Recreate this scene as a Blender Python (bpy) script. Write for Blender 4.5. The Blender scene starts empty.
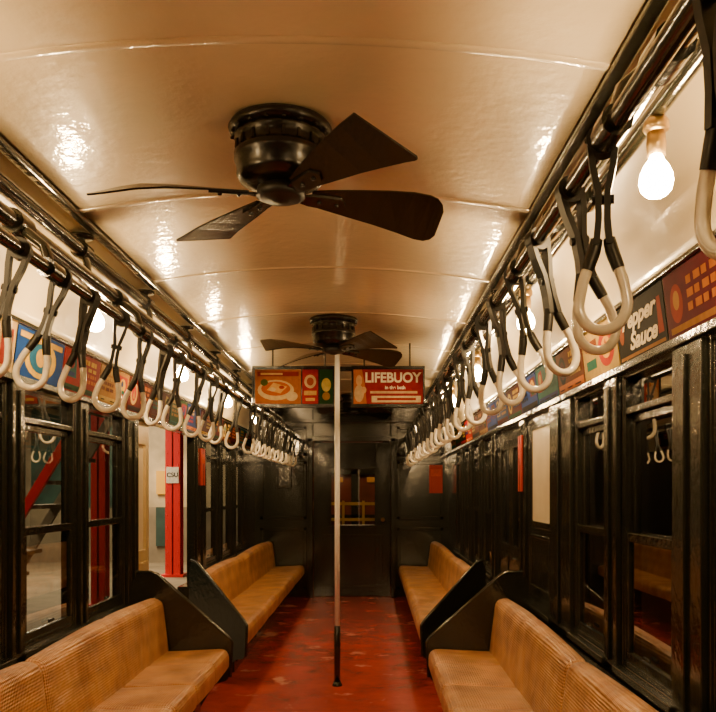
import bpy, math, random, bmesh
from mathutils import Vector, Matrix
random.seed(4)
COL = bpy.context.scene.collection

# ------------------------------------------------------------------ materials
def mat(name, col, rough=0.5, metal=0.0, coat=0.0, bump=0.0, bscale=20.0, var=0.0, vscale=6.0, emit=None, estr=0.0, bdist=0.01, croug=0.08, spec=0.5):
    m = bpy.data.materials.new(name); m.use_nodes = True
    nt = m.node_tree; b = nt.nodes['Principled BSDF']
    b.inputs['Base Color'].default_value = (*col, 1)
    b.inputs['Roughness'].default_value = rough
    b.inputs['Metallic'].default_value = metal
    b.inputs['Coat Weight'].default_value = coat
    b.inputs['Coat Roughness'].default_value = croug
    b.inputs['Specular IOR Level'].default_value = spec
    tc = nt.nodes.new('ShaderNodeTexCoord')
    if var > 0:
        n = nt.nodes.new('ShaderNodeTexNoise'); n.inputs['Scale'].default_value = vscale; n.inputs['Detail'].default_value = 5
        r = nt.nodes.new('ShaderNodeValToRGB')
        r.color_ramp.elements[0].position = 0.3; r.color_ramp.elements[1].position = 0.7
        r.color_ramp.elements[0].color = (*[c*(1-var) for c in col], 1)
        r.color_ramp.elements[1].color = (*[min(1, c*(1+var)) for c in col], 1)
        nt.links.new(tc.outputs['Object'], n.inputs['Vector']); nt.links.new(n.outputs['Fac'], r.inputs['Fac'])
        nt.links.new(r.outputs['Color'], b.inputs['Base Color'])
    if bump > 0:
        n2 = nt.nodes.new('ShaderNodeTexNoise'); n2.inputs['Scale'].default_value = bscale; n2.inputs['Detail'].default_value = 3
        bp = nt.nodes.new('ShaderNodeBump'); bp.inputs['Strength'].default_value = bump; bp.inputs['Distance'].default_value = bdist
        nt.links.new(tc.outputs['Object'], n2.inputs['Vector']); nt.links.new(n2.outputs['Fac'], bp.inputs['Height'])
        nt.links.new(bp.outputs['Normal'], b.inputs['Normal'])
        nt.links.new(bp.outputs['Normal'], b.inputs['Coat Normal'])
    if emit:
        b.inputs['Emission Color'].default_value = (*emit, 1); b.inputs['Emission Strength'].default_value = estr
    return m

M_BLACK = mat('black_enamel', (0.012, 0.012, 0.008), 0.18, coat=0.5, bump=0.5, bscale=28, bdist=0.004)
M_STRAP = mat('strap_black', (0.010, 0.009, 0.007), 0.42, spec=0.35)
M_GREEN = mat('dark_green_enamel', (0.012, 0.013, 0.007), 0.17, coat=0.3, bump=0.3, bscale=14, bdist=0.003, var=0.25, vscale=3)
M_FAN = mat('fan_black', (0.008, 0.0065, 0.005), 0.26, bump=0.3, bscale=60, bdist=0.003)
M_CEIL = mat('cream_ceiling_enamel', (0.75, 0.63, 0.41), 0.38, coat=1.0, bump=0.58, bscale=20, var=0.05, vscale=2.5, bdist=0.005, croug=0.035)
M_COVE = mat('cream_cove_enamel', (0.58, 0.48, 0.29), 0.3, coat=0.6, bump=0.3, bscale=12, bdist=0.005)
M_WHITE = mat('white_porcelain', (0.76, 0.70, 0.56), 0.2, coat=0.5, var=0.12, vscale=30)
M_POLE = mat('pole_white', (0.88, 0.88, 0.84), 0.25, coat=0.3, bump=0.2, bscale=40, bdist=0.002)
M_RED = mat('column_red', (0.72, 0.012, 0.012), 0.4)
M_SIGNRED = mat('sign_red', (0.36, 0.025, 0.012), 0.5, spec=0.2)
M_CONC = mat('platform_concrete', (0.24, 0.20, 0.14), 0.7, var=0.3, vscale=2)
M_PWALL = mat('platform_wall', (0.55, 0.45, 0.28), 0.5, var=0.45, vscale=1.6)
M_TEAL = mat('platform_dark_teal', (0.03, 0.07, 0.06), 0.5, var=0.5, vscale=1.5)
M_TUNNEL = mat('tunnel_wall', (0.02, 0.018, 0.015), 0.8)
M_BRASS = mat('brass', (0.55, 0.38, 0.16), 0.3, metal=0.9)
M_PALE = mat('pale_pane', (0.62, 0.54, 0.38), 0.35, var=0.1)
M_TAN = mat('tan_door_paint', (0.45, 0.33, 0.16), 0.35)
M_YELLOW = mat('yellow_paint', (0.80, 0.45, 0.04), 0.4)
M_WOOD = mat('dark_red_wood', (0.11, 0.02, 0.008), 0.35, var=0.5, vscale=3)
M_BULB = mat('bulb_glow', (1, 0.9, 0.7), 0.3, emit=(1.0, 0.65, 0.29), estr=430.0)

def glass_mat():
    m = bpy.data.materials.new('window_glass'); m.use_nodes = True
    nt = m.node_tree; nt.nodes.clear()
    o = nt.nodes.new('ShaderNodeOutputMaterial'); mx = nt.nodes.new('ShaderNodeMixShader')
    t = nt.nodes.new('ShaderNodeBsdfTransparent'); t.inputs[0].default_value = (0.85, 0.88, 0.84, 1)
    g = nt.nodes.new('ShaderNodeBsdfGlossy'); g.inputs['Roughness'].default_value = 0.015
    lw = nt.nodes.new('ShaderNodeLayerWeight'); lw.inputs['Blend'].default_value = 0.5
    p = nt.nodes.new('ShaderNodeMath'); p.operation = 'POWER'; p.inputs[1].default_value = 2.0
    ma = nt.nodes.new('ShaderNodeMath'); ma.operation = 'MULTIPLY_ADD'; ma.inputs[1].default_value = 0.78; ma.inputs[2].default_value = 0.17
    nt.links.new(lw.outputs['Facing'], p.inputs[0]); nt.links.new(p.outputs[0], ma.inputs[0]); nt.links.new(ma.outputs[0], mx.inputs[0])
    nt.links.new(t.outputs[0], mx.inputs[1]); nt.links.new(g.outputs[0], mx.inputs[2])
    nt.links.new(mx.outputs[0], o.inputs[0]); return m
M_GLASS = glass_mat()

def rattan_mat():
    m = mat('tan_rattan', (0.42, 0.19, 0.055), 0.34, coat=0.5, croug=0.18)
    nt = m.node_tree; b = nt.nodes['Principled BSDF']; tc = nt.nodes['Texture Coordinate']
    ws=[]
    for d in 'XYZ':
        w = nt.nodes.new('ShaderNodeTexWave'); w.bands_direction = d; w.inputs['Scale'].default_value = 26; w.inputs['Distortion'].default_value = 0.8
        nt.links.new(tc.outputs['Object'], w.inputs['Vector']); ws.append(w)
    a = nt.nodes.new('ShaderNodeMath'); a.operation = 'ADD'; a2 = nt.nodes.new('ShaderNodeMath'); a2.operation = 'ADD'
    nt.links.new(ws[0].outputs['Fac'], a.inputs[0]); nt.links.new(ws[1].outputs['Fac'], a.inputs[1])
    nt.links.new(a.outputs[0], a2.inputs[0]); nt.links.new(ws[2].outputs['Fac'], a2.inputs[1])
    n = nt.nodes.new('ShaderNodeTexNoise'); n.inputs['Scale'].default_value = 6; n.inputs['Detail'].default_value = 7
    n5 = nt.nodes.new('ShaderNodeTexNoise'); n5.inputs['Scale'].default_value = 8; n5.inputs['Detail'].default_value = 2
    nt.links.new(tc.outputs['Object'], n5.inputs['Vector'])
    ad = nt.nodes.new('ShaderNodeMath'); ad.operation='MULTIPLY_ADD'; ad.inputs[1].default_value=18.0
    nt.links.new(n5.outputs['Fac'], ad.inputs[0]); nt.links.new(a2.outputs[0], ad.inputs[2])
    bp = nt.nodes.new('ShaderNodeBump'); bp.inputs['Strength'].default_value = 0.8; bp.inputs['Distance'].default_value = 0.003
    nt.links.new(ad.outputs[0], bp.inputs['Height']); nt.links.new(bp.outputs['Normal'], b.inputs['Normal']); nt.links.new(bp.outputs['Normal'], b.inputs['Coat Normal'])
    r = nt.nodes.new('ShaderNodeValToRGB')
    r.color_ramp.elements[0].position = 0.3; r.color_ramp.elements[1].position = 0.7
    r.color_ramp.elements[0].color = (0.30, 0.115, 0.028, 1); r.color_ramp.elements[1].color = (0.60, 0.29, 0.09, 1)
    mm = nt.nodes.new('ShaderNodeMath'); mm.operation='MULTIPLY_ADD'; mm.inputs[1].default_value=0.10
    nt.links.new(a2.outputs[0], mm.inputs[0]); nt.links.new(n.outputs['Fac'], mm.inputs[2])
    sb = nt.nodes.new('ShaderNodeMath'); sb.operation='SUBTRACT'; sb.inputs[1].default_value=0.14
    nt.links.new(mm.outputs[0], sb.inputs[0])
    nt.links.new(tc.outputs['Object'], n.inputs['Vector']); nt.links.new(sb.outputs[0], r.inputs['Fac'])
    nt.links.new(r.outputs['Color'], b.inputs['Base Color'])
    return m
M_RATTAN = rattan_mat()

def floor_mat():
    m = bpy.data.materials.new('worn_red_floor'); m.use_nodes = True
    nt = m.node_tree; b = nt.nodes['Principled BSDF']
    tc = nt.nodes.new('ShaderNodeTexCoord')
    def N(t,**k):
        n=nt.nodes.new(t)
        for a,v in k.items(): n.inputs[a].default_value=v
        return n
    n = N('ShaderNodeTexNoise',Scale=2.2,Detail=10,Roughness=0.7)
    r = nt.nodes.new('ShaderNodeValToRGB')
    r.color_ramp.elements[0].position = 0.30; r.color_ramp.elements[1].position = 0.70
    r.color_ramp.elements[0].color = (0.22, 0.014, 0.010, 1); r.color_ramp.elements[1].color = (0.44, 0.052, 0.036, 1)
    n3 = N('ShaderNodeTexNoise',Scale=3.2,Detail=5,Roughness=0.6)
    mr = nt.nodes.new('ShaderNodeMapRange'); mr.inputs['From Min'].default_value=0.60; mr.inputs['From Max'].default_value=0.66; mr.inputs['To Max'].default_value=0.6
    mx = nt.nodes.new('ShaderNodeMixRGB'); mx.inputs['Color2'].default_value = (0.55, 0.28, 0.20, 1)
    L=nt.links.new
    L(tc.outputs['Object'], n.inputs['Vector']); L(n.outputs['Fac'], r.inputs['Fac'])
    L(tc.outputs['Object'], n3.inputs['Vector']); L(n3.outputs['Fac'], mr.inputs['Value'])
    L(mr.outputs[0], mx.inputs['Fac']); L(r.outputs['Color'], mx.inputs['Color1'])
    L(mx.outputs[0], b.inputs['Base Color'])
    b.inputs['Roughness'].default_value = 0.26
    bp = nt.nodes.new('ShaderNodeBump'); bp.inputs['Strength'].default_value = 0.35; bp.inputs['Distance'].default_value = 0.012
    L(n.outputs['Fac'], bp.inputs['Height']); L(bp.outputs['Normal'], b.inputs['Normal'])
    return m
M_FLOOR = floor_mat()

_cc = {}
def cmat(c):
    k = tuple(round(x, 4) for x in c)
    if k not in _cc: _cc[k] = mat('card_ink', c, 0.75, var=0.15, vscale=25, spec=0.04)
    return _cc[k]

# ------------------------------------------------------------------ mesh builder
class MB:
    def __init__(s): s.v=[]; s.f=[]; s.m=[]; s.s=[]
    def add(s, vs, fs, mi=0, sm=False):
        o=len(s.v); s.v += [tuple(x) for x in vs]
        for f in fs: s.f.append([o+i for i in f]); s.m.append(mi); s.s.append(sm)
        return s
    def box(s, x0,x1,y0,y1,z0,z1, mi=0):
        if x0>x1: x0,x1=x1,x0
        if y0>y1: y0,y1=y1,y0
        if z0>z1: z0,z1=z1,z0
        return s.add([(x0,y0,z0),(x1,y0,z0),(x1,y1,z0),(x0,y1,z0),(x0,y0,z1),(x1,y0,z1),(x1,y1,z1),(x0,y1,z1)],
            [(0,3,2,1),(4,5,6,7),(0,1,5,4),(1,2,6,5),(2,3,7,6),(3,0,4,7)], mi)
    def loft(s, rings, mi=0, sm=True, closed=False, caps=True):
        n=len(rings[0]); vs=[p for r in rings for p in r]; fs=[]
        k=len(rings)
        for i in range(k if closed else k-1):
            a=i*n; b=((i+1)%k)*n
            for j in range(n):
                j2=(j+1)%n; fs.append((a+j,a+j2,b+j2,b+j))
        s.add(vs,fs,mi,sm)
        if caps and not closed:
            s.add(rings[0],[tuple(range(n))[::-1]],mi); s.add(rings[-1],[tuple(range(n))],mi)
        return s
    def tube(s, pts, r, n=10, closed=False, mi=0, sx=1.0):
        P=[Vector(p) for p in pts]; k=len(P); rings=[]; up=None
        for i in range(k):
            if closed: t=(P[(i+1)%k]-P[i-1])
            else: t=P[min(i+1,k-1)]-P[max(i-1,0)]
            t.normalize()
            if up is None:
                up=Vector((0,1,0)) if abs(t.y)<0.9 else Vector((0,0,1))
            up=(up-t*up.dot(t)).normalized(); b=t.cross(up)
            rr = r[i] if isinstance(r,(list,tuple)) else r
            rings.append([P[i]+up*(rr*sx*math.cos(2*math.pi*j/n))+b*(rr*math.sin(2*math.pi*j/n)) for j in range(n)])
        return s.loft(rings,mi,True,closed)
    def lathe(s, prof, n=24, o=(0,0,0), mi=0, axis='Z'):
        rings=[]
        for r,z in prof:
            ring=[]
            for j in range(n):
                a=2*math.pi*j/n
                p=(r*math.cos(a),r*math.sin(a),z)
                if axis=='Y': p=(p[0],p[2],p[1])
                if axis=='X': p=(p[2],p[0],p[1])
                ring.append((p[0]+o[0],p[1]+o[1],p[2]+o[2]))
            rings.append(ring)
        return s.loft(rings,mi,True)
    def obj(s, name, mats, parent=None, loc=(0,0,0), rot=None, bevel=0, fix=True):
        me=bpy.data.meshes.new(name); me.from_pydata(s.v,[],s.f)
        for m in (mats if isinstance(mats,(list,tuple)) else [mats]): me.materials.append(m)
        me.polygons.foreach_set('material_index', s.m); me.polygons.foreach_set('use_smooth', s.s)
        me.update()
        if fix:
            bm=bmesh.new(); bm.from_mesh(me); bmesh.ops.recalc_face_normals(bm,faces=bm.faces); bm.to_mesh(me); bm.free()
        o=bpy.data.objects.new(name,me); COL.objects.link(o); o.location=loc
        if rot: o.rotation_euler=rot
        if parent: o.parent=parent
        if bevel:
            b=o.modifiers.new('bevel','BEVEL'); b.width=bevel; b.segments=2; b.limit_method='ANGLE'
        return o

def empty(name, loc=(0,0,0), label=None, cat=None, rot=None, group=None, kind=None):
    e=bpy.data.objects.new(name,None); e.empty_display_size=0.1; COL.objects.link(e); e.location=loc
    if rot: e.rotation_euler=rot
    tag(e,label,cat,group,kind); return e
def tag(o,label=None,cat=None,group=None,kind=None):
    if label: o['label']=label
    if cat: o['category']=cat
    if group: o['group']=group
    if kind: o['kind']=kind
    return o
def struct(o,label,cat): return tag(o,label,cat,None,'structure')

def text_mesh(body, size, m, parent, loc=(0,0,0), name='lettering', shear=0.0, bold=0.0, sx=1.0):
    cu=bpy.data.curves.new('txt','FONT'); cu.body=body; cu.size=size; cu.align_x='CENTER'; cu.align_y='CENTER'
    cu.extrude=0.0006; cu.shear=shear; cu.offset=bold
    t=bpy.data.objects.new('txt',cu); COL.objects.link(t)
    dg=bpy.context.evaluated_depsgraph_get(); dg.update()
    me=bpy.data.meshes.new_from_object(t.evaluated_get(dg)); bpy.data.objects.remove(t)
    me.materials.clear(); me.materials.append(m)
    o=bpy.data.objects.new(name,me); COL.objects.link(o); o.parent=parent; o.location=loc; o.scale=(sx,1,1)
    return o

W=1.25; WT=0.07; EYE=1.38; Y0=-1.6; YE=10.3
ZS=0.69; ZH=1.84

# ------------------------------------------------------------------ shell
fl=MB().box(-W-WT,W+WT,Y0,YE+0.1,-0.08,0).obj('floor',M_FLOOR)
struct(fl,'worn red painted floor of the subway car','floor')
def sheet(profile, y0, y1, name, m, label, cat, thick=0.03):
    mb=MB(); n=len(profile); nor=[]
    for i in range(n):
        a=Vector(profile[max(i-1,0)]); b=Vector(profile[min(i+1,n-1)]); t=(b-a).normalized()
        nor.append(Vector((-t.y,t.x)))
    if nor[n//2].y<0: nor=[-q for q in nor]
    ring=[(p[0],p[1]) for p in profile]+[(profile[i][0]+nor[i].x*thick,profile[i][1]+nor[i].y*thick) for i in range(n-1,-1,-1)]
    mb.loft([[(x,y0,z) for x,z in ring],[(x,y1,z) for x,z in ring]],0,True)
    return struct(mb.obj(name,m),label,cat)
CE=[( -0.88+1.76*i/24, 2.46+0.075*(1-((i-12)/12)**2)) for i in range(25)]
sheet(CE,Y0,YE,'ceiling',M_CEIL,'cream glossy enamel arched ceiling panels','ceiling')
def cove(s):
    pts=[]
    P0,P1,P2=Vector((1.215,2.075)),Vector((1.17,2.42)),Vector((0.885,2.455))
    for i in range(13):
        t=i/12; p=P0*(1-t)**2+P1*2*t*(1-t)+P2*t*t; pts.append((p.x*s,p.y))
    return pts
sheet(cove(1),Y0,YE,'trim_1',M_COVE,'cream curved cove panel above the advertisement cards','ceiling trim')
sheet(cove(-1)[::-1],Y0,YE,'trim_2',M_COVE,'cream curved cove panel above the advertisement cards','ceiling trim')
tn=3
for s in (1,-1):
    mb=MB(); ring=[(1.249*s,1.84),(1.222*s,2.085),(1.26*s,2.09),(1.30*s,1.84)]
    mb.loft([[(x,Y0,z) for x,z in ring],[(x,YE,z) for x,z in ring]],0,False)
    mb.box(1.22*s,1.27*s,Y0,YE,1.835,1.865,1); mb.box(1.195*s,1.23*s,Y0,YE,2.075,2.093,1)
    struct(mb.obj('trim_%d'%tn,[M_COVE,M_BLACK],bevel=0.004),'cream band with dark ledges holding advertisement cards','wall trim'); tn+=1
    mb=MB().box(0.865*s,0.905*s,Y0,YE,2.436,2.458)  # black bead paints in the shadow gap between ceiling panel and cove
    struct(mb.obj('trim_%d'%tn,M_BLACK,bevel=0.006),'bead along the ceiling edge, coloured dark for the shadow gap','ceiling trim'); tn+=1
for y in [2.05,3.1,4.15,5.2,6.25,7.3,8.35,9.4]:
    mb=MB(); rings=[]
    for (x,z) in CE: rings.append([(x,y-0.022,z+0.002),(x,y-0.014,z-0.0035),(x,y+0.014,z-0.0035),(x,y+0.022,z+0.002)])
    mb.loft(rings,0,True)
    struct(mb.obj('trim_%d'%tn,M_CEIL),'cream seam strip across the ceiling','ceiling trim'); tn+=1

# ------------------------------------------------------------------ side walls
LEFT=[('w',1.6,2.45),('w',2.58,3.30),('w',3.45,4.08),('w',4.22,4.88),('d',5.12,6.82),('w',7.2,7.85),('w',7.98,8.63),('w',8.76,9.41)]
RIGHT=[('w',0.9,1.55),('w',1.68,2.34),('w',2.60,3.16),('w',3.36,3.90),('p',4.38,5.08),('d',5.28,6.30),('w',6.5,7.1),('w',7.22,7.85),('w',7.98,8.63),('w',8.76,9.41)]
wn=1
def wall(side, name, ops):
    s=side; a,b=W*s,(W+WT)*s
    mb=MB(); cur=Y0
    for k,y0,y1 in ops:
        mb.box(a,b,cur,y0,0,ZH)
        if k!='d': mb.box(a,b,y0,y1,0,ZS)
        cur=y1
    mb.box(a,b,cur,YE,0,ZH)
    mb.box(a,b,Y0,YE,ZH,2.1)
    i=W*s; j=(W-0.022)*s
    prev=Y0
    for k,y0,y1 in ops:
        c=(prev+y0)/2
        if y0-prev<0.6 and prev>Y0:
            mb.box(i,j,prev+0.015,y0-0.015,ZS-0.02,ZH-0.01)
            mb.box(j,(W-0.034)*s,c-0.012,c+0.012,ZS,ZH-0.04)
        else:
            mb.box(i,j,y0-0.07,y0-0.015,ZS-0.02,ZH-0.01)
        prev=y1
    for k,y0,y1 in ops:
        if k!='d': mb.box(i,(W-0.035)*s,y0-0.03,y1+0.03,ZS-0.035,ZS-0.005)
    struct(mb.obj(name,M_BLACK,bevel=0.004),'glossy black-green painted steel side wall with window posts','wall')
wall(-1,'wall_left',LEFT); wall(1,'wall_right',RIGHT)

def bars(mb,y0,y1,z0,z1,x,t,w,mi=0):
    mb.box(x-t/2,x+t/2,y0,y1,z0,z0+w,mi); mb.box(x-t/2,x+t/2,y0,y1,z1-w,z1,mi)
    mb.box(x-t/2,x+t/2,y0,y0+w,z0+w,z1-w,mi); mb.box(x-t/2,x+t/2,y1-w,y1,z0+w,z1-w,mi)
def pane(name,parent,x,y0,y1,z0,z1,m=None):
    return MB().add([(x,y0,z0),(x,y1,z0),(x,y1,z1),(x,y0,z1)],[(0,1,2,3)]).obj(name,m or M_GLASS,parent,fix=False)
def window(side,y0,y1):
    global wn
    e=empty('window_%d'%wn,(side*(W+0.035),(y0+y1)/2,ZS),'black framed sash window with small vent pane above','window',kind='structure'); wn+=1
    h=(y1-y0)/2-0.002; H=ZH-ZS-0.002; s=side
    mb=MB(); bars(mb,-h,h,0.002,H,0,0.066,0.022); mb.box(-0.033,0.033,-h+.022,h-.022,0.985,1.01)
    mb.obj('frame',M_BLACK,e,bevel=0.003)
    pane('vent_pane',e,0,-h+.022,h-.022,1.01,H-.022)
    mb=MB(); bars(mb,-h+.023,h-.023,0.49,0.985,0.005*s,0.022,0.032); mb.obj('upper_sash',M_BLACK,e,bevel=0.003)
    pane('upper_glass',e,0.005*s,-h+.055,h-.055,0.52,0.955)
    mb=MB(); bars(mb,-h+.023,h-.023,0.024,0.525,-0.020*s,0.022,0.036)
    mb.box(-0.04*s,-0.03*s,-0.03,0.03,0.07,0.085)
    mb.obj('lower_sash',M_BLACK,e,bevel=0.003)
    pane('lower_glass',e,-0.02*s,-h+.06,h-.06,0.06,0.49)
for k,y0,y1 in LEFT:
    if k=='w': window(-1,y0,y1)
for k,y0,y1 in RIGHT:
    if k=='w': window(1,y0,y1)
e=empty('window_%d'%wn,(W+0.035,4.73,ZS),'black panelled wall pocket with pale drawn pane','window',kind='structure'); wn+=1
mb=MB(); bars(mb,-0.348,0.348,0.0,1.148,0,0.07,0.05); mb.box(-0.03,0.03,-0.30,0.30,0.05,0.46); bars(mb,-0.30,0.30,0.46,1.10,-0.005,0.05,0.04)
bars(mb,-0.26,0.26,0.09,0.42,-0.032,0.01,0.02)
mb.obj('frame',M_BLACK,e,bevel=0.004)
MB().box(-0.022,-0.010,-0.26,0.26,0.50,1.06).obj('pane',M_PALE,e)

def leaf(name,side,y0,y1,m,parent,x=0.0,glass=None):
    mb=MB(); z0,z1=0.01,ZH-0.005; c=x
    g0,g1=0.98,1.68
    mb.box(c-.02,c+.02,y0,y0+.07,z0,z1); mb.box(c-.02,c+.02,y1-.07,y1,z0,z1)
    mb.box(c-.02,c+.02,y0+.07,y1-.07,z0,g0); mb.box(c-.02,c+.02,y0+.07,y1-.07,g1,z1)
    q=-side
    mb.box(c+.02*q,c+.028*q,y0+.09,y1-.09,0.15,0.90)
    o=mb.obj(name,m,parent,bevel=0.003)
    pane('glass',o,c,y0+.07,y1-.07,g0,g1,glass)
    return o
e=empty('door_1',(-(W+0.035),5.75,0),'open sliding car door with tan edge, opening to the platform','door',kind='structure')
leaf('door_leaf',-1,-0.628,-0.28,M_TAN,e,0.0,M_PALE)
e=empty('door_2',((W+0.035),5.79,0),'closed black sliding car doors with windows','door',kind='structure')
leaf('door_leaf',1,-0.508,-0.002,M_BLACK,e); leaf('door_leaf',1,0.002,0.508,M_BLACK,e)

# ------------------------------------------------------------------ end walls
mb=MB()
def wallpoly(x0,x1,zb,y0=YE,y1=YE+0.1): mb.box(x0,x1,y0,y1,zb,2.62)
wallpoly(-W-WT,-0.50,0); wallpoly(0.50,W+WT,0); wallpoly(-0.50,0.50,2.0)
yb=YE
for s in (-1,1):
    for (x0,x1,z0,z1) in ((0.58,1.18,1.0,1.75),(0.58,1.18,0.1,0.9),(0.58,1.18,1.82,2.2)):
        mb.box(x0*s,x1*s,yb-.018,yb,z0,z0+.045); mb.box(x0*s,x1*s,yb-.018,yb,z1-.045,z1)
        mb.box(x0*s,(x0+.045)*s,yb-.018,yb,z0,z1); mb.box((x1-.045)*s,x1*s,yb-.018,yb,z0,z1)
    mb.box(0.50*s,0.56*s,yb-.05,yb,0,2.05)
mb.box(-0.56,0.56,yb-.05,yb,2.0,2.07); mb.box(-.9,.9,yb-.03,yb,2.24,2.28)
struct(mb.obj('wall_end',M_GREEN,bevel=0.007),'dark green enamelled bulkhead with raised panel mouldings','wall')
struct(MB().box(-W-WT,W+WT,Y0-0.1,Y0,0,2.62).obj('wall_rear',M_GREEN),'dark green enamelled bulkhead','wall')
e=empty('door_3',(0,YE+0.05,0),'dark end door with window looking into the next car','door',kind='structure')
mb=MB()
mb.box(-.495,-.27,-.02,.02,0.005,1.995); mb.box(.30,.495,-.02,.02,0.005,1.995); mb.box(-.27,.30,-.02,.02,0.005,.92); mb.box(-.27,.30,-.02,.02,1.66,1.995)
mb.box(-.30,.33,-.04,-.02,.89,.93); mb.box(-.30,.33,-.04,-.02,1.65,1.69); mb.box(-.30,-.265,-.04,-.02,.93,1.65); mb.box(.295,.33,-.04,-.02,.93,1.65)
for a,b,c,d in((-.40,.40,.12,.15),(-.40,.40,.78,.81)): mb.box(a,b,-.032,-.02,c,d)
mb.box(-.40,-.37,-.032,-.02,.15,.78); mb.box(.37,.40,-.032,-.02,.15,.78)
mb.obj('door_leaf',M_GREEN,e,bevel=0.004)
MB().add([(-.27,0,.92),(.30,0,.92),(.30,0,1.66),(-.27,0,1.66)],[(0,1,2,3)]).obj('glass',M_GLASS,e,fix=False)
MB().lathe([(0.0,0),(0.012,0),(0.012,-0.04),(0.026,-0.045),(0.028,-0.065),(0.0,-0.075)],14,axis='Y').obj('knob',M_BRASS,e,(0.40,-0.02,1.0))
mb=MB(); mb.box(-1.3,1.3,12.4,12.5,-.1,2.4); mb.box(-1.35,-1.25,YE+.15,12.4,-.1,2.4); mb.box(1.25,1.35,YE+.15,12.4,-.1,2.4); mb.box(-1.3,1.3,YE+.15,12.4,2.4,2.5)
mb.box(-.62,-.52,12.34,12.4,-.1,2.3,1); mb.box(.42,.62,12.34,12.4,-.1,2.3,1); mb.box(-.52,.52,12.34,12.4,1.62,1.72,1); mb.box(-.06,.06,12.34,12.4,.8,1.75,1); mb.box(-.52,.52,12.34,12.4,.9,1.0,1)
struct(mb.obj('wall_next',[M_WOOD,M_GREEN]),'dark reddish walls of the neighbouring car','wall')
struct(MB().box(-1.3,1.3,YE+.15,12.4,-.18,-.1).obj('floor.001',M_FLOOR),'dark red floor of the neighbouring car','floor')
e=empty('folding_gate',(0,11.1,-0.1),'yellow painted safety gate between the two cars','gate')
mb=MB()
for x in (-.42,-.14,.14,.42): mb.box(x-.018,x+.018,-.01,.01,0,1.33)
for z in (.8,1.05,1.27): mb.box(-.42,.42,-.012,.012,z,z+.04)
mb.obj('gate_bars',M_YELLOW,e)
for x in(-0.25,0.24):
    c=MB().box(-.06,.06,-.01,.01,-.04,.04).obj('notice',cmat((0.5,0.25,0.05)),None,(x,12.385,1.54)); tag(c,'small yellow notice on the wall of the next car','notice')

# ------------------------------------------------------------------ fans
def fan(loc, angs, pitches, dr=(.010,.010,.026,.010)):
    e=empty('ceiling_fan',loc,'black four-blade ceiling fan with round motor housing','ceiling fan',group='ceiling fans along the car')
    MB().lathe([(0.0,0.0),(0.158,0.0),(0.165,-0.012),(0.158,-0.026),(0.148,-0.032),(0.0,-0.032)],36).obj('ceiling_plate',M_FAN,e)
    mb=MB().lathe([(0.0,-0.03),(0.143,-0.03),(0.146,-0.045),(0.138,-0.052),(0.138,-0.085),(0.147,-0.092),(0.147,-0.112),(0.139,-0.118),(0.139,-0.158),(0.130,-0.174),(0.09,-0.182),(0.0,-0.185)],36)
    for i in range(18):
        a=2*math.pi*i/18; c,s_=math.cos(a),math.sin(a)
        mb.tube([(0.139*c,0.139*s_,-0.056),(0.141*c,0.141*s_,-0.085)],0.006,6)
        mb.lathe([(0,-.004),(.007,-.002),(.007,.003),(0,.006)],8,(0.153*c,0.153*s_,-.034))
    mb.obj('motor_housing',M_FAN,e)
    MB().lathe([(0.0,-0.18),(0.05,-0.18),(0.05,-0.19),(0.074,-0.195),(0.078,-0.222),(0.06,-0.230),(0.03,-0.233),(0.022,-0.240),(0,-0.242)],28).obj('hub',M_STRAP,e)
    SQ=[(.50,.525,-.096,.092),(.515,.560,-.098,.098),(.518,.570,-.095,.098),(.520,.575,-.088,.090)]
    RD=[(.50,.51,-.092,.090),(.53,.545,-.088,.086),(.552,.565,-.074,.072),(.566,.576,-.050,.050)]
    SEC0=[(.10,.10,-.030,.030),(.17,.17,-.046,.042),(.26,.26,-.062,.056),(.35,.35,-.076,.069),(.44,.44,-.088,.082)]
    for bi,(ang,pt,dd) in enumerate(zip(angs,pitches,dr)):
        rings=[]
        for ra,rb,wa,wb in SEC0+(RD if bi==0 else SQ):
            th=math.radians(pt*(0.9+0.3*((ra+rb)/2-.1)/.45)); c,s_=math.cos(th),math.sin(th); ring=[]
            droop=-dd*max(0,((ra-.36)/.15))**2
            for (r,w,t) in((ra,wa,-.003),(rb,wb,-.003),(rb,wb,.003),(ra,wa,.003)):
                ring.append((r,w*c+t*s_,-w*s_+t*c+droop))
            rings.append(ring)
        mb=MB().loft(rings,0,False)
        th=math.radians(pt*.9)
        pl=[[(r,w*math.cos(th*min(1,(r-.05)/.06)),-w*math.sin(th*min(1,(r-.05)/.06))+t) for r,w in ((.05,-.018),(.10,-.024),(.20,-.026),(.225,0),(.20,.026),(.10,.024),(.05,.018))] for t in(-.004,-.012)]
        mb.loft(pl,0,False)
        for r_ in(.13,.19): mb.lathe([(0,-.019),(.007,-.017),(.008,-.01),(0,-.006)],8,(r_,0,0))
        mb.obj('blade',M_FAN,e,(0,0,-0.210),(0,0,math.radians(ang)))
    return e
fan((-0.03,2.54,2.532),(24,128,190,307),(28,8,22,24))
fan((0,5.40,2.535),(38,128,218,308),(24,24,24,24)); fan((0.05,9.66,2.535),(42,132,222,312),(24,24,24,24))

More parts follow.
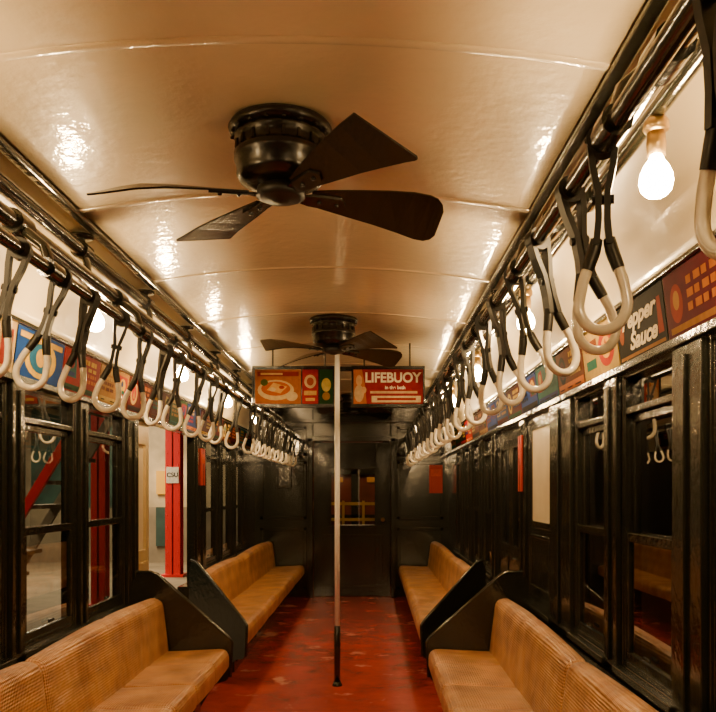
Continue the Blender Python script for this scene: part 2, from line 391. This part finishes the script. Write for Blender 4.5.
# ------------------------------------------------------------------ hand rails
BX,BZ=0.69,2.03
for s in(-1,1):
    e=empty('overhead_handrail',(BX*s,4.4,BZ),'glossy black parallel overhead pipe rails on curved brackets','handrail')
    y0,y1=-1.55-4.4,5.86
    MB().tube([(0,y0,0),(0,y1,0)],0.019,14).obj('rail_pipe',M_BLACK,e)
    MB().tube([(0.10*s,y0,0.135),(0.10*s,y1,0.135)],0.027,14).obj('rail_pipe',M_BLACK,e)
    MB().tube([(0.22*s,y0,0.215),(0.22*s,y1,0.215)],0.020,12).obj('conduit_pipe',M_BLACK,e)
    MB().tube([(0.245*s,y0,0.335),(0.245*s,y1,0.335)],0.028,12).obj('conduit_pipe',M_BLACK,e)
    for k in range(13):
        y=-5.75+k*0.93
        if y>y1-.05: break
        mb=MB()
        pts=[(0,y,0),(0.02*s,y,0.07),(0.10*s,y,0.135),(0.16*s,y,0.19),(0.22*s,y,0.215)]
        mb.tube(pts,[.014,.015,.018,.018,.017],8,sx=1.8)
        mb.tube([(.22*s,y,.215),(.225*s,y,.28),(.245*s,y,.335),(.25*s,y,.40)],.015,8,sx=1.8)
        mb.tube([(0,y-.04,0),(0,y+.04,0)],0.029,12); mb.tube([(.10*s,y-.045,.135),(.10*s,y+.045,.135)],0.038,12); mb.tube([(.22*s,y-.04,.215),(.22*s,y+.04,.215)],0.030,12)
        mb.tube([(.245*s,y-.04,.335),(.245*s,y+.04,.335)],0.038,12)
        mb.lathe([(0,.385),(.05,.387),(.05,.40),(0,.402)],14,(.25*s,y,0))
        mb.obj('bracket',M_BLACK,e)

# ------------------------------------------------------------------ strap handles
def hanger_mesh():
    mb=MB()
    mb.tube([(0,-.016,0),(0,.016,0)],0.030,14)
    for q in(-1,1):
        pts=[(q*.022,0,-.012),(q*.018,0,-.05),(q*.008,0,-.10),(q*.008,0,-.15),(q*.012,0,-.195)]
        rings=[]
        for x,y,z in pts: rings.append([(x-.006,-.015,z),(x+.006,-.015,z),(x+.006,.015,z),(x-.006,.015,z)])
        mb.loft(rings,0,False)
    mb.tube([(-.02,0,-.11),(.02,0,-.11)],.009,8)
    for q in(-1,1):
        mb.tube([(q*.011,0,-.183),(q*.016,0,-.205),(q*.028,0,-.24)],[.0115,.013,.012],10)
    return mb
def grip_mesh():
    pts=[(-.027,0,-.235),(-.036,0,-.262)]
    R=.0435; cz=-.305
    for i in range(17):
        a=math.radians(165+ (375-165)*i/16)
        pts.append((R*math.cos(a),0,cz+R*math.sin(a)*1.1))
    pts+= [(.036,0,-.262),(.027,0,-.235)]
    return MB().tube(pts,.0105,12)
hm=hanger_mesh().obj('hanger',M_STRAP); gm=grip_mesh().obj('grip',M_WHITE)
hme,gme=hm.data,gm.data
bpy.data.objects.remove(hm); bpy.data.objects.remove(gm)
def strap(x,y,tilt,yaw):
    e=empty('strap_handle',(x,y,BZ),'white porcelain loop strap handle on black hanger','strap handle',group='strap handles on the overhead rails')
    e.rotation_euler=(0,math.radians(tilt),0)
    for nm,me in(('hanger',hme),('grip',gme)):
        o=bpy.data.objects.new(nm,me)
        COL.objects.link(o); o.parent=e; o.rotation_euler=(0,0,math.radians(yaw))
    return e
for y,t,yw in((1.0,-3,-68),(1.49,0,-15),(1.74,-11,5),(2.08,-12,20),(2.42,-12,-25),(2.78,-10,15),(3.10,-6,-30),(3.60,-7,10),(3.95,-4,-25),(4.62,-8,20),(4.95,-5,-10)): strap(BX,y,t,yw)
y=5.3
while y<10.0:
    if not(5.95<y<6.3): strap(BX,y,-random.uniform(3,11),random.uniform(-45,30))
    y+=0.345+random.uniform(-.03,.03)
for y,t,yw in((2.16,15,10),(2.45,18,10),(2.70,12,-15),(3.04,11,20),(3.36,10,0),(3.70,12,-30),(3.95,7,25),(4.45,10,-10),(4.8,8,30),(5.15,11,-20)): strap(-BX,y,t,yw)
y=5.72
while y<10.0:
    if not(5.9<y<6.3): strap(-BX,y,random.uniform(6,14),random.uniform(-35,35))
    y+=0.345+random.uniform(-.03,.03)

# ------------------------------------------------------------------ lamps
fm=MB().lathe([(0,0.0),(.02,0.0),(.028,-.010),(.030,-.026),(.024,-.034),(.0,-.036)],18).obj('a',M_BRASS)
sm=MB().lathe([(0,-.034),(.020,-.034),(.022,-.06),(.020,-.088),(.0,-.088)],18).obj('a',M_BRASS)
bm_=MB().lathe([(0,-.086),(.014,-.088),(.018,-.098),(.028,-.112),(.036,-.130),(.038,-.148),(.034,-.166),(.022,-.179),(0,-.184)],16).obj('a',M_BULB)
LM=[('fixture_base',fm.data),('socket',sm.data),('bulb',bm_.data)]
for o in(fm,sm,bm_): bpy.data.objects.remove(o)
for s in(-1,1):
    for y in [0.28]+[1.83+1.55*k for k in range(5)]:
        e=empty('ceiling_lamp',(0.91*s,y,2.232),'bare glowing light bulb in a brass socket','lamp',group='bare bulbs along the car')
        for nm,me in LM:
            o=bpy.data.objects.new(nm,me); COL.objects.link(o); o.parent=e

# ------------------------------------------------------------------ pole
e=empty('grab_pole',(0.015,5.64,0),'white floor-to-ceiling grab pole with black lower sleeve','pole')
MB().lathe([(0,.40),(.0185,.40),(.0185,2.515),(0,2.515)],18).obj('shaft',M_POLE,e)
MB().lathe([(0,.012),(.0225,.012),(.0225,.42),(.0185,.425),(0,.425)],18).obj('sleeve',M_BLACK,e)
MB().lathe([(0,0.0),(.036,0.0),(.036,.008),(.03,.016),(.026,.03),(0,.03)],24).obj('floor_flange',M_BLACK,e)
MB().lathe([(0,2.49),(.026,2.49),(.05,2.51),(.05,2.528),(0,2.528)],24).obj('ceiling_flange',M_BLACK,e)

# ------------------------------------------------------------------ benches
def rr(poly, r, seg=5):
    out=[]; n=len(poly)
    for i in range(n):
        p=Vector(poly[i]); a=Vector(poly[i-1])-p; b=Vector(poly[(i+1)%n])-p
        q=min(r[i] if isinstance(r,list) else r, a.length*.48, b.length*.48)
        A=p+a.normalized()*q; B=p+b.normalized()*q
        for k in range(seg+1):
            t=k/seg; v=A*(1-t)**2+p*2*t*(1-t)+B*t*t; out.append((v.x,v.y))
    return out
def pad(poly, s, y0, y1, skew0=0.0, r=0.03, crease=0.0):
    cx=sum(p[0] for p in poly)/len(poly); cz=sum(p[1] for p in poly)/len(poly)
    rings=[]; L=y1-y0
    st=[(0,.0),(0.004,.35),(0.012,.62),(0.025,.85),(0.045,1.0)]
    def ring(y,q,t):
        out=[]
        for x,z in poly:
            d=Vector((x-cx,z-cz)); l=d.length; f=max(0,1-(r*(1-q))/l) if l>0 else 1
            bulge=1+0.12*math.sin(math.pi*t)
            xx=cx+d.x*f; zz=cz+d.y*f*bulge
            out.append((xx*s, y+skew0*(xx-.62)*(1-t), zz))
        return out
    for dy,q in st: rings.append(ring(y0+dy,q,0))
    N=28
    for k in range(1,N):
        t=k/N; dmid=abs(t-.5)
        q=1.0-crease*math.exp(-(dmid/.022)**2)
        rings.append(ring(y0+.045+(L-.09)*t,q,t))
    for dy,q in st[::-1]: rings.append(ring(y1-dy,q,1))
    return MB().loft(rings,0,True)
CUSH=rr([(0.60,.30),(0.60,.425),(1.01,.405),(1.03,.30)],[.03,.06,.03,.02])
BACK=rr([(0.965,.385),(1.005,.72),(1.095,.735),(1.12,.40)],[.03,.05,.05,.02])
def bench(s, y0, y1, nseg, skew=0.0, label=''):
    ym=(y0+y1)/2
    e=empty('bench_seat',(0.9*s,ym,0),label,'bench',group='rattan benches along the walls')
    ox,oy=-0.9*s,-ym
    def put(mb,name,m,bevel=0,parent=e):
        mb.v=[(x+ox,y+oy,z) for x,y,z in mb.v]; return mb.obj(name,m,parent,bevel=bevel)
    L=(y1-y0)/nseg
    for i in range(nseg):
        a=y0+L*i+.002; b=y0+L*(i+1)-.002
        put(pad(CUSH,s,a,b,skew if i==0 else 0,.036,.55),'seat_cushion',M_RATTAN)
    for i in range(2):
        L2=(y1-y0)/2; a=y0+L2*i+.002; b=y0+L2*(i+1)-.002
        put(pad(BACK,s,a,b,skew if i==0 else 0,.022,.2),'backrest',M_RATTAN)
    yy0=y0+skew*.35
    mb=MB()
    mb.box(.66*s,1.20*s,yy0,y1,.265,.297); mb.box(.78*s,1.21*s,y0+skew*.5,y1,.0,.265)
    mb.box(1.105*s,1.212*s,y0+skew*.5,y1,.265,.648)
    nn=int((y1-y0)/.25)
    for i in range(nn):
        yv=y0+skew*.5+.1+i*.25
        if yv<y1-.15: mb.box(.772*s,.78*s,yv,yv+.15,.06,.20)
    put(mb,'base',M_BLACK,bevel=.004)
    def panel(yc,sk):
        xw=1.212 if sk==0 else 1.115
        pts=rr([(xw,.03),(.80,.03),(.70,.20),(.615,.22),(.60,.46),(1.03,.835),(xw-.03,.855),(xw,.78)],[.01,.03,.05,.03,.03,.05,.03,.03],4)
        if sk==0: pts=rr([(xw,.03),(.80,.03),(.70,.20),(.615,.22),(.60,.46),(1.06,.865),(1.17,.875),(xw,.80)],[.01,.03,.05,.03,.03,.05,.03,.03],4)
        rings=[]
        for t in(-.010,.010): rings.append([(x*s,yc+t+sk*(x-.62),z) for x,z in pts])
        mb=MB().loft(rings,0,False)
        rim=[(.607,.24),(.597,.455),(.62,.483),(1.03,.838),(1.06,.85),(xw-.02,.856)] if sk else [(.607,.24),(.597,.455),(.62,.485),(1.05,.865),(1.09,.878),(1.18,.878)]
        mb.tube([(x*s,yc+sk*(x-.62),z) for x,z in rim],.012,8)
        put(mb,'end_panel',M_BLACK,bevel=.003)
    if y0>2: panel(y0-.022,skew)
    if y1<YE-.15: panel(y1+.022,0)
bench(-1,1.30,4.86,4,0,'tan rattan bench with black sloping end panel beside open door')
bench(1,1.30,4.86,4,0,'tan rattan bench with black sloping end panel beside closed doors')
bench(-1,5.52,10.22,4,1.05,'long tan rattan bench past the open door, touching the bulkhead')
bench(1,5.52,10.22,4,1.05,'long tan rattan bench past the closed doors, touching the bulkhead')

# ------------------------------------------------------------------ advertising
def card(w,h,elems,M,label,texts=(),group=None,name='advertising_card',dim=1.0):
    mats=[]; mb=MB()
    def mi(c):
        mx=max(c); mn=min(c)
        c=tuple(max(0.002,(v-(0.25*mn))*dim) for v in c)
        m=cmat(c)
        if m not in mats: mats.append(m)
        return mats.index(m)
    mb.box(-w/2,w/2,-h/2,h/2,-.003,0,mi(elems[0]))
    z=.0004
    for el in elems[1:]:
        if el[0]=='r':
            _,x0,y0,x1,y1,c=el; mb.add([(x0*w,y0*h,z),(x1*w,y0*h,z),(x1*w,y1*h,z),(x0*w,y1*h,z)],[(0,1,2,3)],mi(c))
        elif el[0]=='p':
            _,P,c=el; mb.add([(a*w,b*h,z) for a,b in P],[tuple(range(len(P)))],mi(c))
        else:
            _,cx,cy,rx,ry,c=el; n=20
            mb.add([(cx*w+rx*w*math.cos(2*math.pi*i/n),cy*h+ry*h*math.sin(2*math.pi*i/n),z) for i in range(n)],[tuple(range(n))],mi(c))
        z+=.0003 if len(elems)<14 else .00012
    me=mb.obj(name,mats); me.matrix_world=M
    tag(me,label,'advertisement',group)
    for (b,size,c,x,y,sh,sx) in texts:
        text_mesh(b,size,cmat(c),me,(x*w,y*h,z+.0008),shear=sh,bold=size*.03,sx=sx)
    return me
def frame_M(o,xa,ya):
    xa=Vector(xa).normalized(); ya=Vector(ya).normalized(); za=xa.cross(ya)
    M=Matrix.Identity(4)
    for i in range(3): M[i][0]=xa[i]; M[i][1]=ya[i]; M[i][2]=za[i]; M[i][3]=o[i]
    return M
PALN={'red':(0.22,0.006,0.002),'tan':(0.26,0.12,0.02),'blue':(0.008,0.026,0.12),'orange':(0.42,0.11,0.002),'black':(0.006,0.004,0.003),'cream':(0.36,0.23,0.06),'green':(0.006,0.04,0.012),'maroon':(0.06,0.003,0.004),'brown':(0.10,0.024,0.004),'yellow':(0.50,0.28,0.008),'teal':(0.006,0.08,0.08)}
PK=list(PALN)
def rnd_elems(i):
    r=random.Random(i*7+3); bgk=r.choice(['red','blue','black','green','maroon','brown','tan','black','maroon','teal']); E=[PALN[bgk]]
    used=[bgk]
    def c():
        while True:
            q=r.choice(PK)
            if q not in used[-2:]: used.append(q); return PALN[q]
    E.append(('r',-.47,-.46,.47,-.46+r.uniform(.10,.18),c()))
    sx=r.choice((-1,1)); v=i%3
    if v==0:
        E.append(('e',.27*sx,.05,.14,.34,c())); E.append(('e',.27*sx,.05,.09,.22,c())); E.append(('p',[(.22*sx,-.1),(.32*sx,-.1),(.27*sx,.2)],c()))
    elif v==1:
        E.append(('p',[(.15*sx,-.15),(.42*sx,-.15),(.36*sx,.38),(.2*sx,.42)],c())); E.append(('e',.29*sx,.2,.06,.14,c())); E.append(('r',.2*sx,-.12,.38*sx,-.02,c()))
    else:
        E.append(('r',.12*sx,-.12,.44*sx,.40,c())); E.append(('e',.28*sx,.14,.11,.2,c())); E.append(('r',.2*sx,-.1,.36*sx,.0,c())); E.append(('e',.26*sx,.18,.04,.09,c()))
    cc=PALN[r.choice(['yellow','orange','cream'])]
    for j in range(4):
        x0=-.22*sx-.2; n=r.randint(3,6); yb=.36-j*.15
        if j==2: cc=c()
        for q in range(n):
            wd=(.4/n)*r.uniform(.55,.9); a=x0+.4*q/n; E.append(('r',a,yb-.08,a+wd,yb+.01+(.03 if j==0 else 0),cc))
    for j in range(3):
        a=-.42+j*.3; E.append(('r',a,-.43,a+r.uniform(.1,.24),-.40,PALN['black']))
    return E
cl=0.50; i=0
for s in(-1,1):
    y=2.05 if s<0 else 1.35
    while y<9.9:
        ex=1.229
        o=(ex*s-0.0045*s,y,1.970); ya=(-0.030*s,0,0.245)
        xa=(0,1,0) if s<0 else (0,-1,0)
        T=(); lab='colour printed advertisement card with picture and text bars'
        E=rnd_elems(i)
        if s<0 and abs(y-3.07)<.3:
            E=[(0.45,0.30,0.12),('e',-.1,.0,.30,.42,(0.50,0.07,0.006)),('e',-.1,0,.18,.26,(0.50,0.28,0.06)),('e',-.1,0,.1,.14,(0.3,0.03,0.01)),('r',.25,-.4,.45,.35,(0.2,0.02,0.01))]; lab='cream advertisement card with an orange oval picture'
        if s<0 and abs(y-3.58)<.25:
            E=[(0.010,0.045,0.20),('e',.0,-.02,.34,.44,(0.58,0.35,0.01)),('e',.0,-.02,.24,.32,(0.02,0.10,0.20)),('e',0,0,.1,.2,(.5,.3,.05)),('r',-.45,.3,.45,.42,(0.5,0.28,0.02))]; lab='blue advertisement card with a yellow oval picture'
        if s>0 and 2.3<y<2.5:
            E=[(0.10,0.005,0.012),('r',-.45,-.44,.45,-.34,(0.35,0.14,0.02)),('e',-.32,.0,.1,.3,(0.30,0.03,0.01)),('e',-.32,.05,.05,.15,(0.45,0.2,0.03))]
            for j in range(3):
                for q in range(5): E.append(('r',-.14+q*.115,.24-j*.2-.05,-.14+q*.115+(.09 if (q+j)%2 else .07),.24-j*.2+.07,(0.45,0.13,0.01)))
            lab='deep red advertisement card with orange block lettering shapes'
        if s>0 and 2.7<y<3.0:
            E=[(0.008,0.006,0.004),('r',-.47,-.46,.47,-.40,(0.3,0.13,0.03)),('e',-.40,.12,.06,.28,(0.28,0.07,0.015)),('p',[(.36,-.3),(.46,-.3),(.44,.3),(.38,.3)],(.3,.04,.015))]
            T=(('Pepper',.084,(0.80,0.70,0.48),-.02,.20,.35,1.45),('Sauce',.084,(0.80,0.70,0.48),.05,-.2,.35,1.45)); lab='black advertisement card with cream slanted lettering'
        if s>0 and 3.2<y<3.6:
            E=[(0.36,0.24,0.07),('e',.2,0,.22,.38,(0.28,0.02,0.006)),('e',.2,0,.13,.22,(0.50,0.26,0.02)),('r',-.4,.1,-.05,.3,(0.15,0.04,0.01)),('r',-.4,-.3,-.1,-.1,(0.02,0.09,0.07)),('p',[(.14,-.1),(.26,-.1),(.2,.18)],(.2,.02,.01))]
        card(cl,.205,E,frame_M(o,xa,ya),lab,T,'advertisement cards above the windows',dim=0.7)
        y+=.512; i+=1

YB=6.12
e=empty('hanging_sign_frame',(0.0,YB,2.31),'dark frame holding advertisement cards across the car','sign frame')
mb=MB()
for (a,b) in((-.645,-.03),(.115,.652)):
    mb.box(a,b,0,.02,-.285,.01); mb.box(a-.01,b+.01,-.014,.02,-.30,-.283); mb.box(a-.01,b+.01,-.014,.02,.0,.018)
    mb.box(a-.012,a,-.014,.02,-.3,.018); mb.box(b,b+.012,-.014,.02,-.3,.018)
mb.box(-.03,.115,.0,.018,-.02,.015)
mb.obj('board',M_BLACK,e,bevel=.002)
for x in(-.5,-.1,.2,.55):
    MB().tube([(x,.01,.01),(x,.01,.222-abs(x)*abs(x)*.09)],.007,8).obj('hanging_rod',M_BLACK,e)
FM=lambda x,z: frame_M((x,YB-.006,z),(1,0,0),(0,0,1))
LC=(0.85,0.78,0.60)
card(.53,.262,[(0.27,0.014,0.008),('p',[(-.5,-.5),(-.31,-.5),(-.34,.1),(-.38,.5),(-.5,.5)],(0.45,0.14,0.04)),('e',-.42,.18,.045,.16,(0.62,0.38,0.20)),('e',-.42,-.20,.07,.25,(0.60,0.43,0.26)),('e',-.35,-.1,.035,.1,(0.62,0.38,0.20)),('r',-.26,-.20,.42,-.13,(0.60,0.42,0.24)),('r',-.24,-.46,.47,-.27,(0.70,0.56,0.36)),('r',-.16,-.40,.40,-.33,(0.30,0.03,0.02))],
     FM(.384,2.17),'red advertisement card for soap with cream lettering',(('LIFEBUOY',.104,LC,.065,.25,0,.93),('in the bath',.036,LC,.10,-.03,0,1.0)),'cards in the hanging sign frame')
card(.35,.262,[(0.36,0.12,0.03),('e',-.05,-.1,.40,.30,(0.62,0.46,0.24)),('e',-.05,-.06,.32,.21,(0.42,0.10,0.015)),('p',[(-.25,-.1),(.05,-.2),(.2,0),(-.1,.12)],(.6,.34,.10)),('e',-.12,-.08,.07,.06,(.65,.5,.3)),('e',.08,-.02,.06,.05,(.3,.03,.01)),('r',-.45,.30,.45,.44,(0.22,0.02,0.012)),('r',-.38,.34,.1,.40,(.6,.4,.2)),('e',.30,-.28,.13,.14,(0.65,0.50,0.30)),('e',-.3,.12,.08,.1,(.08,.10,.02))],
     FM(-.458,2.17),'orange and cream advertisement card with a plate of food',(),'cards in the hanging sign frame')
card(.12,.262,[(0.32,0.014,0.008),('e',0,.15,.38,.2,(0.62,0.46,0.28)),('e',0,.15,.22,.12,(0.3,0.06,0.02)),('r',-.4,-.25,.4,-.12,(0.6,0.38,0.13)),('r',-.3,-.42,.3,-.33,(0.6,0.38,0.13))],
     FM(-.212,2.17),'small red advertisement card with a cream oval',(),'cards in the hanging sign frame')
card(.10,.262,[(0.02,0.05,0.02),('e',0,.05,.36,.2,(0.50,0.40,0.12)),('e',0,-.28,.3,.12,(0.3,0.16,0.03))],
     FM(-.09,2.17),'small green advertisement card with a yellow oval',(),'cards in the hanging sign frame')

def notice(M,w,h,label):
    mb=MB().box(-w/2,w/2,-h/2,h/2,-.004,.004); mb.add([(-w*.4,h*.1,.0046),(w*.4,h*.1,.0046),(w*.4,h*.35,.0046),(-w*.4,h*.35,.0046)],[(0,1,2,3)],1)
    o=mb.obj('wall_notice',[M_SIGNRED,cmat((0.5,0.08,0.04))]); o.matrix_world=M; tag(o,label,'notice')
notice(frame_M((1.08,YE-.025,1.52),(1,0,0),(0,0,1)),.17,.36,'orange-red enamel notice on the dark bulkhead')
notice(frame_M((W-.03,5.18,1.55),(0,-1,0),(0,0,1)),.12,.36,'narrow red notice on the black door post')
notice(frame_M((-W+.03,7.0,1.58),(0,1,0),(0,0,1)),.16,.32,'narrow red notice on the black door post')
e=empty('control_box',(-.86,YE-.008,1.55),'small dark metal switch box mounted on the bulkhead','switch box')
MB().box(-.09,.09,-.07,0,-.14,.14).obj('box',M_GREEN,e,bevel=.008)
MB().box(-.07,.07,-.078,-.07,-.12,.12).obj('cover',M_BLACK,e,bevel=.004)

# ------------------------------------------------------------------ platform outside
struct(MB().box(-8,-W-WT-.04,-2,16,-.2,-.02).obj('floor.002',M_CONC),'grey concrete station platform','floor')
struct(MB().box(-8,-W-WT-.02,-2,16,3.0,3.1).obj('ceiling.001',M_TEAL),'dark station ceiling','ceiling')
mb=MB(); mb.box(-8,-W-WT-.04,15.5,15.6,-.02,3.0,0); mb.box(-8,-1.45,15.46,15.5,-.02,1.05,1)
mb.box(-7.9,-4.2,15.44,15.5,1.05,3.0,2)
for x in(-4.3,-5.6,-6.4): mb.box(x,x+.08,15.38,15.44,0,3,1)
mb.box(-3.9,-3.45,15.42,15.5,1.3,1.75,3); mb.box(-3.9,-3.5,15.40,15.5,.3,1.05,2)
struct(mb.obj('wall_far',[M_PWALL,M_CONC,M_TEAL,M_YELLOW]),'cream and teal station wall with grey lower band','wall')
mb=MB(); mb.box(-7.1,-7,-2,15.5,-.02,3.0)
for k in range(18): mb.box(-7.0,-6.95,-2+k,-1.94+k,0,3.0,1)
for z in (1.0,2.0): mb.box(-7.0,-6.96,-2,15.4,z,z+.05,1)
struct(mb.obj('wall_platform',[M_TEAL,M_CONC]),'dark teal station side wall','wall')
struct(MB().box(2.6,2.7,-2,16,-.5,3.0).obj('wall_tunnel',M_TUNNEL),'sooty dark tunnel wall','wall')
def column(x,y,w):
    e=empty('support_column',(x,y,-.02),'red painted steel H-section station column','column',group='platform columns')
    mb=MB(); h=3.02
    mb.box(-w/2,w/2,-w/2,-w/2+.02,0,h); mb.box(-w/2,w/2,w/2-.02,w/2,0,h); mb.box(-.012,.012,-w/2,w/2,0,h)
    for k in range(14):
        for q in(-1,1): mb.lathe([(0,-.008),(.012,-.004),(.012,0),(0,0)],8,(q*w*.36,-w/2,.2+k*.2),axis='Y')
    mb.obj('shaft',M_RED,e,bevel=.003)
    MB().box(-w*.75,w*.75,-w*.75,w*.75,0,.04).obj('base_plate',M_RED,e)
    return e
column(-3.0,9.6,.17); column(-2.95,13.0,.24)
e=empty('column_sign',(-2.95,12.87,1.62),'small white sign plate with black letters on the red column','sign')
MB().box(-.10,.10,-.006,.006,-.13,.13).obj('plate',cmat((0.85,0.82,0.72)),e)
t=text_mesh('CSU',.10,cmat((0.02,0.02,0.02)),e,(0,-.008,0),bold=.002); t.rotation_euler=(math.pi/2,0,0)
e=empty('staircase',(-3.9,8.0,-.02),'steep platform staircase with red stringers and grey treads','staircase')
def beam(mb,p,q,w,h):
    p=Vector(p);q=Vector(q);d=(q-p).normalized(); u=Vector((0,1,0)); v=d.cross(u)
    mb.loft([[a+u*(w/2*i)+v*(h/2*j) for i,j in((-1,-1),(1,-1),(1,1),(-1,1))] for a in(p,q)],0,False)
for yq in(0,.8):
    mb=MB(); beam(mb,(0,yq,0.08),(1.75,yq,2.95),.05,.09); mb.obj('stringer',M_RED if yq==0 else M_CONC,e)
for k in range(11):
    f=(k+1)/12; MB().box(1.75*f-.11,1.75*f+.11,.03,.77,2.95*f-.02,2.95*f+.02).obj('tread',M_CONC,e)

def area(name,loc,size,energy,col,rot=(0,0,0)):
    l=bpy.data.lights.new(name,'AREA'); l.energy=energy; l.color=col; l.shape='RECTANGLE'; l.size=size[0]; l.size_y=size[1]
    o=bpy.data.objects.new(name,l); COL.objects.link(o); o.location=loc; o.rotation_euler=rot
area('platform_light',(-4.4,12.6,2.95),(1.0,4.0),330,(1,.74,.44))
area('platform_light',(-4.2,6.5,2.95),(0.8,4.0),90,(1,.72,.42))
area('next_car_light',(0,11.5,2.35),(.6,.6),18,(1,.62,.3))

w=bpy.data.worlds.new('world'); bpy.context.scene.world=w; w.use_nodes=True
w.node_tree.nodes['Background'].inputs[0].default_value=(0.02,0.014,0.008,1); w.node_tree.nodes['Background'].inputs[1].default_value=0.5

cam=bpy.data.cameras.new('camera'); co=bpy.data.objects.new('camera',cam); COL.objects.link(co)
co.location=(0.26,0,EYE); co.rotation_euler=(math.pi/2,0,0)
cam.sensor_width=36; cam.sensor_fit='HORIZONTAL'; cam.lens=36*800/716; cam.shift_x=-14/716; cam.shift_y=134/716; cam.clip_start=0.05
bpy.context.scene.camera=co
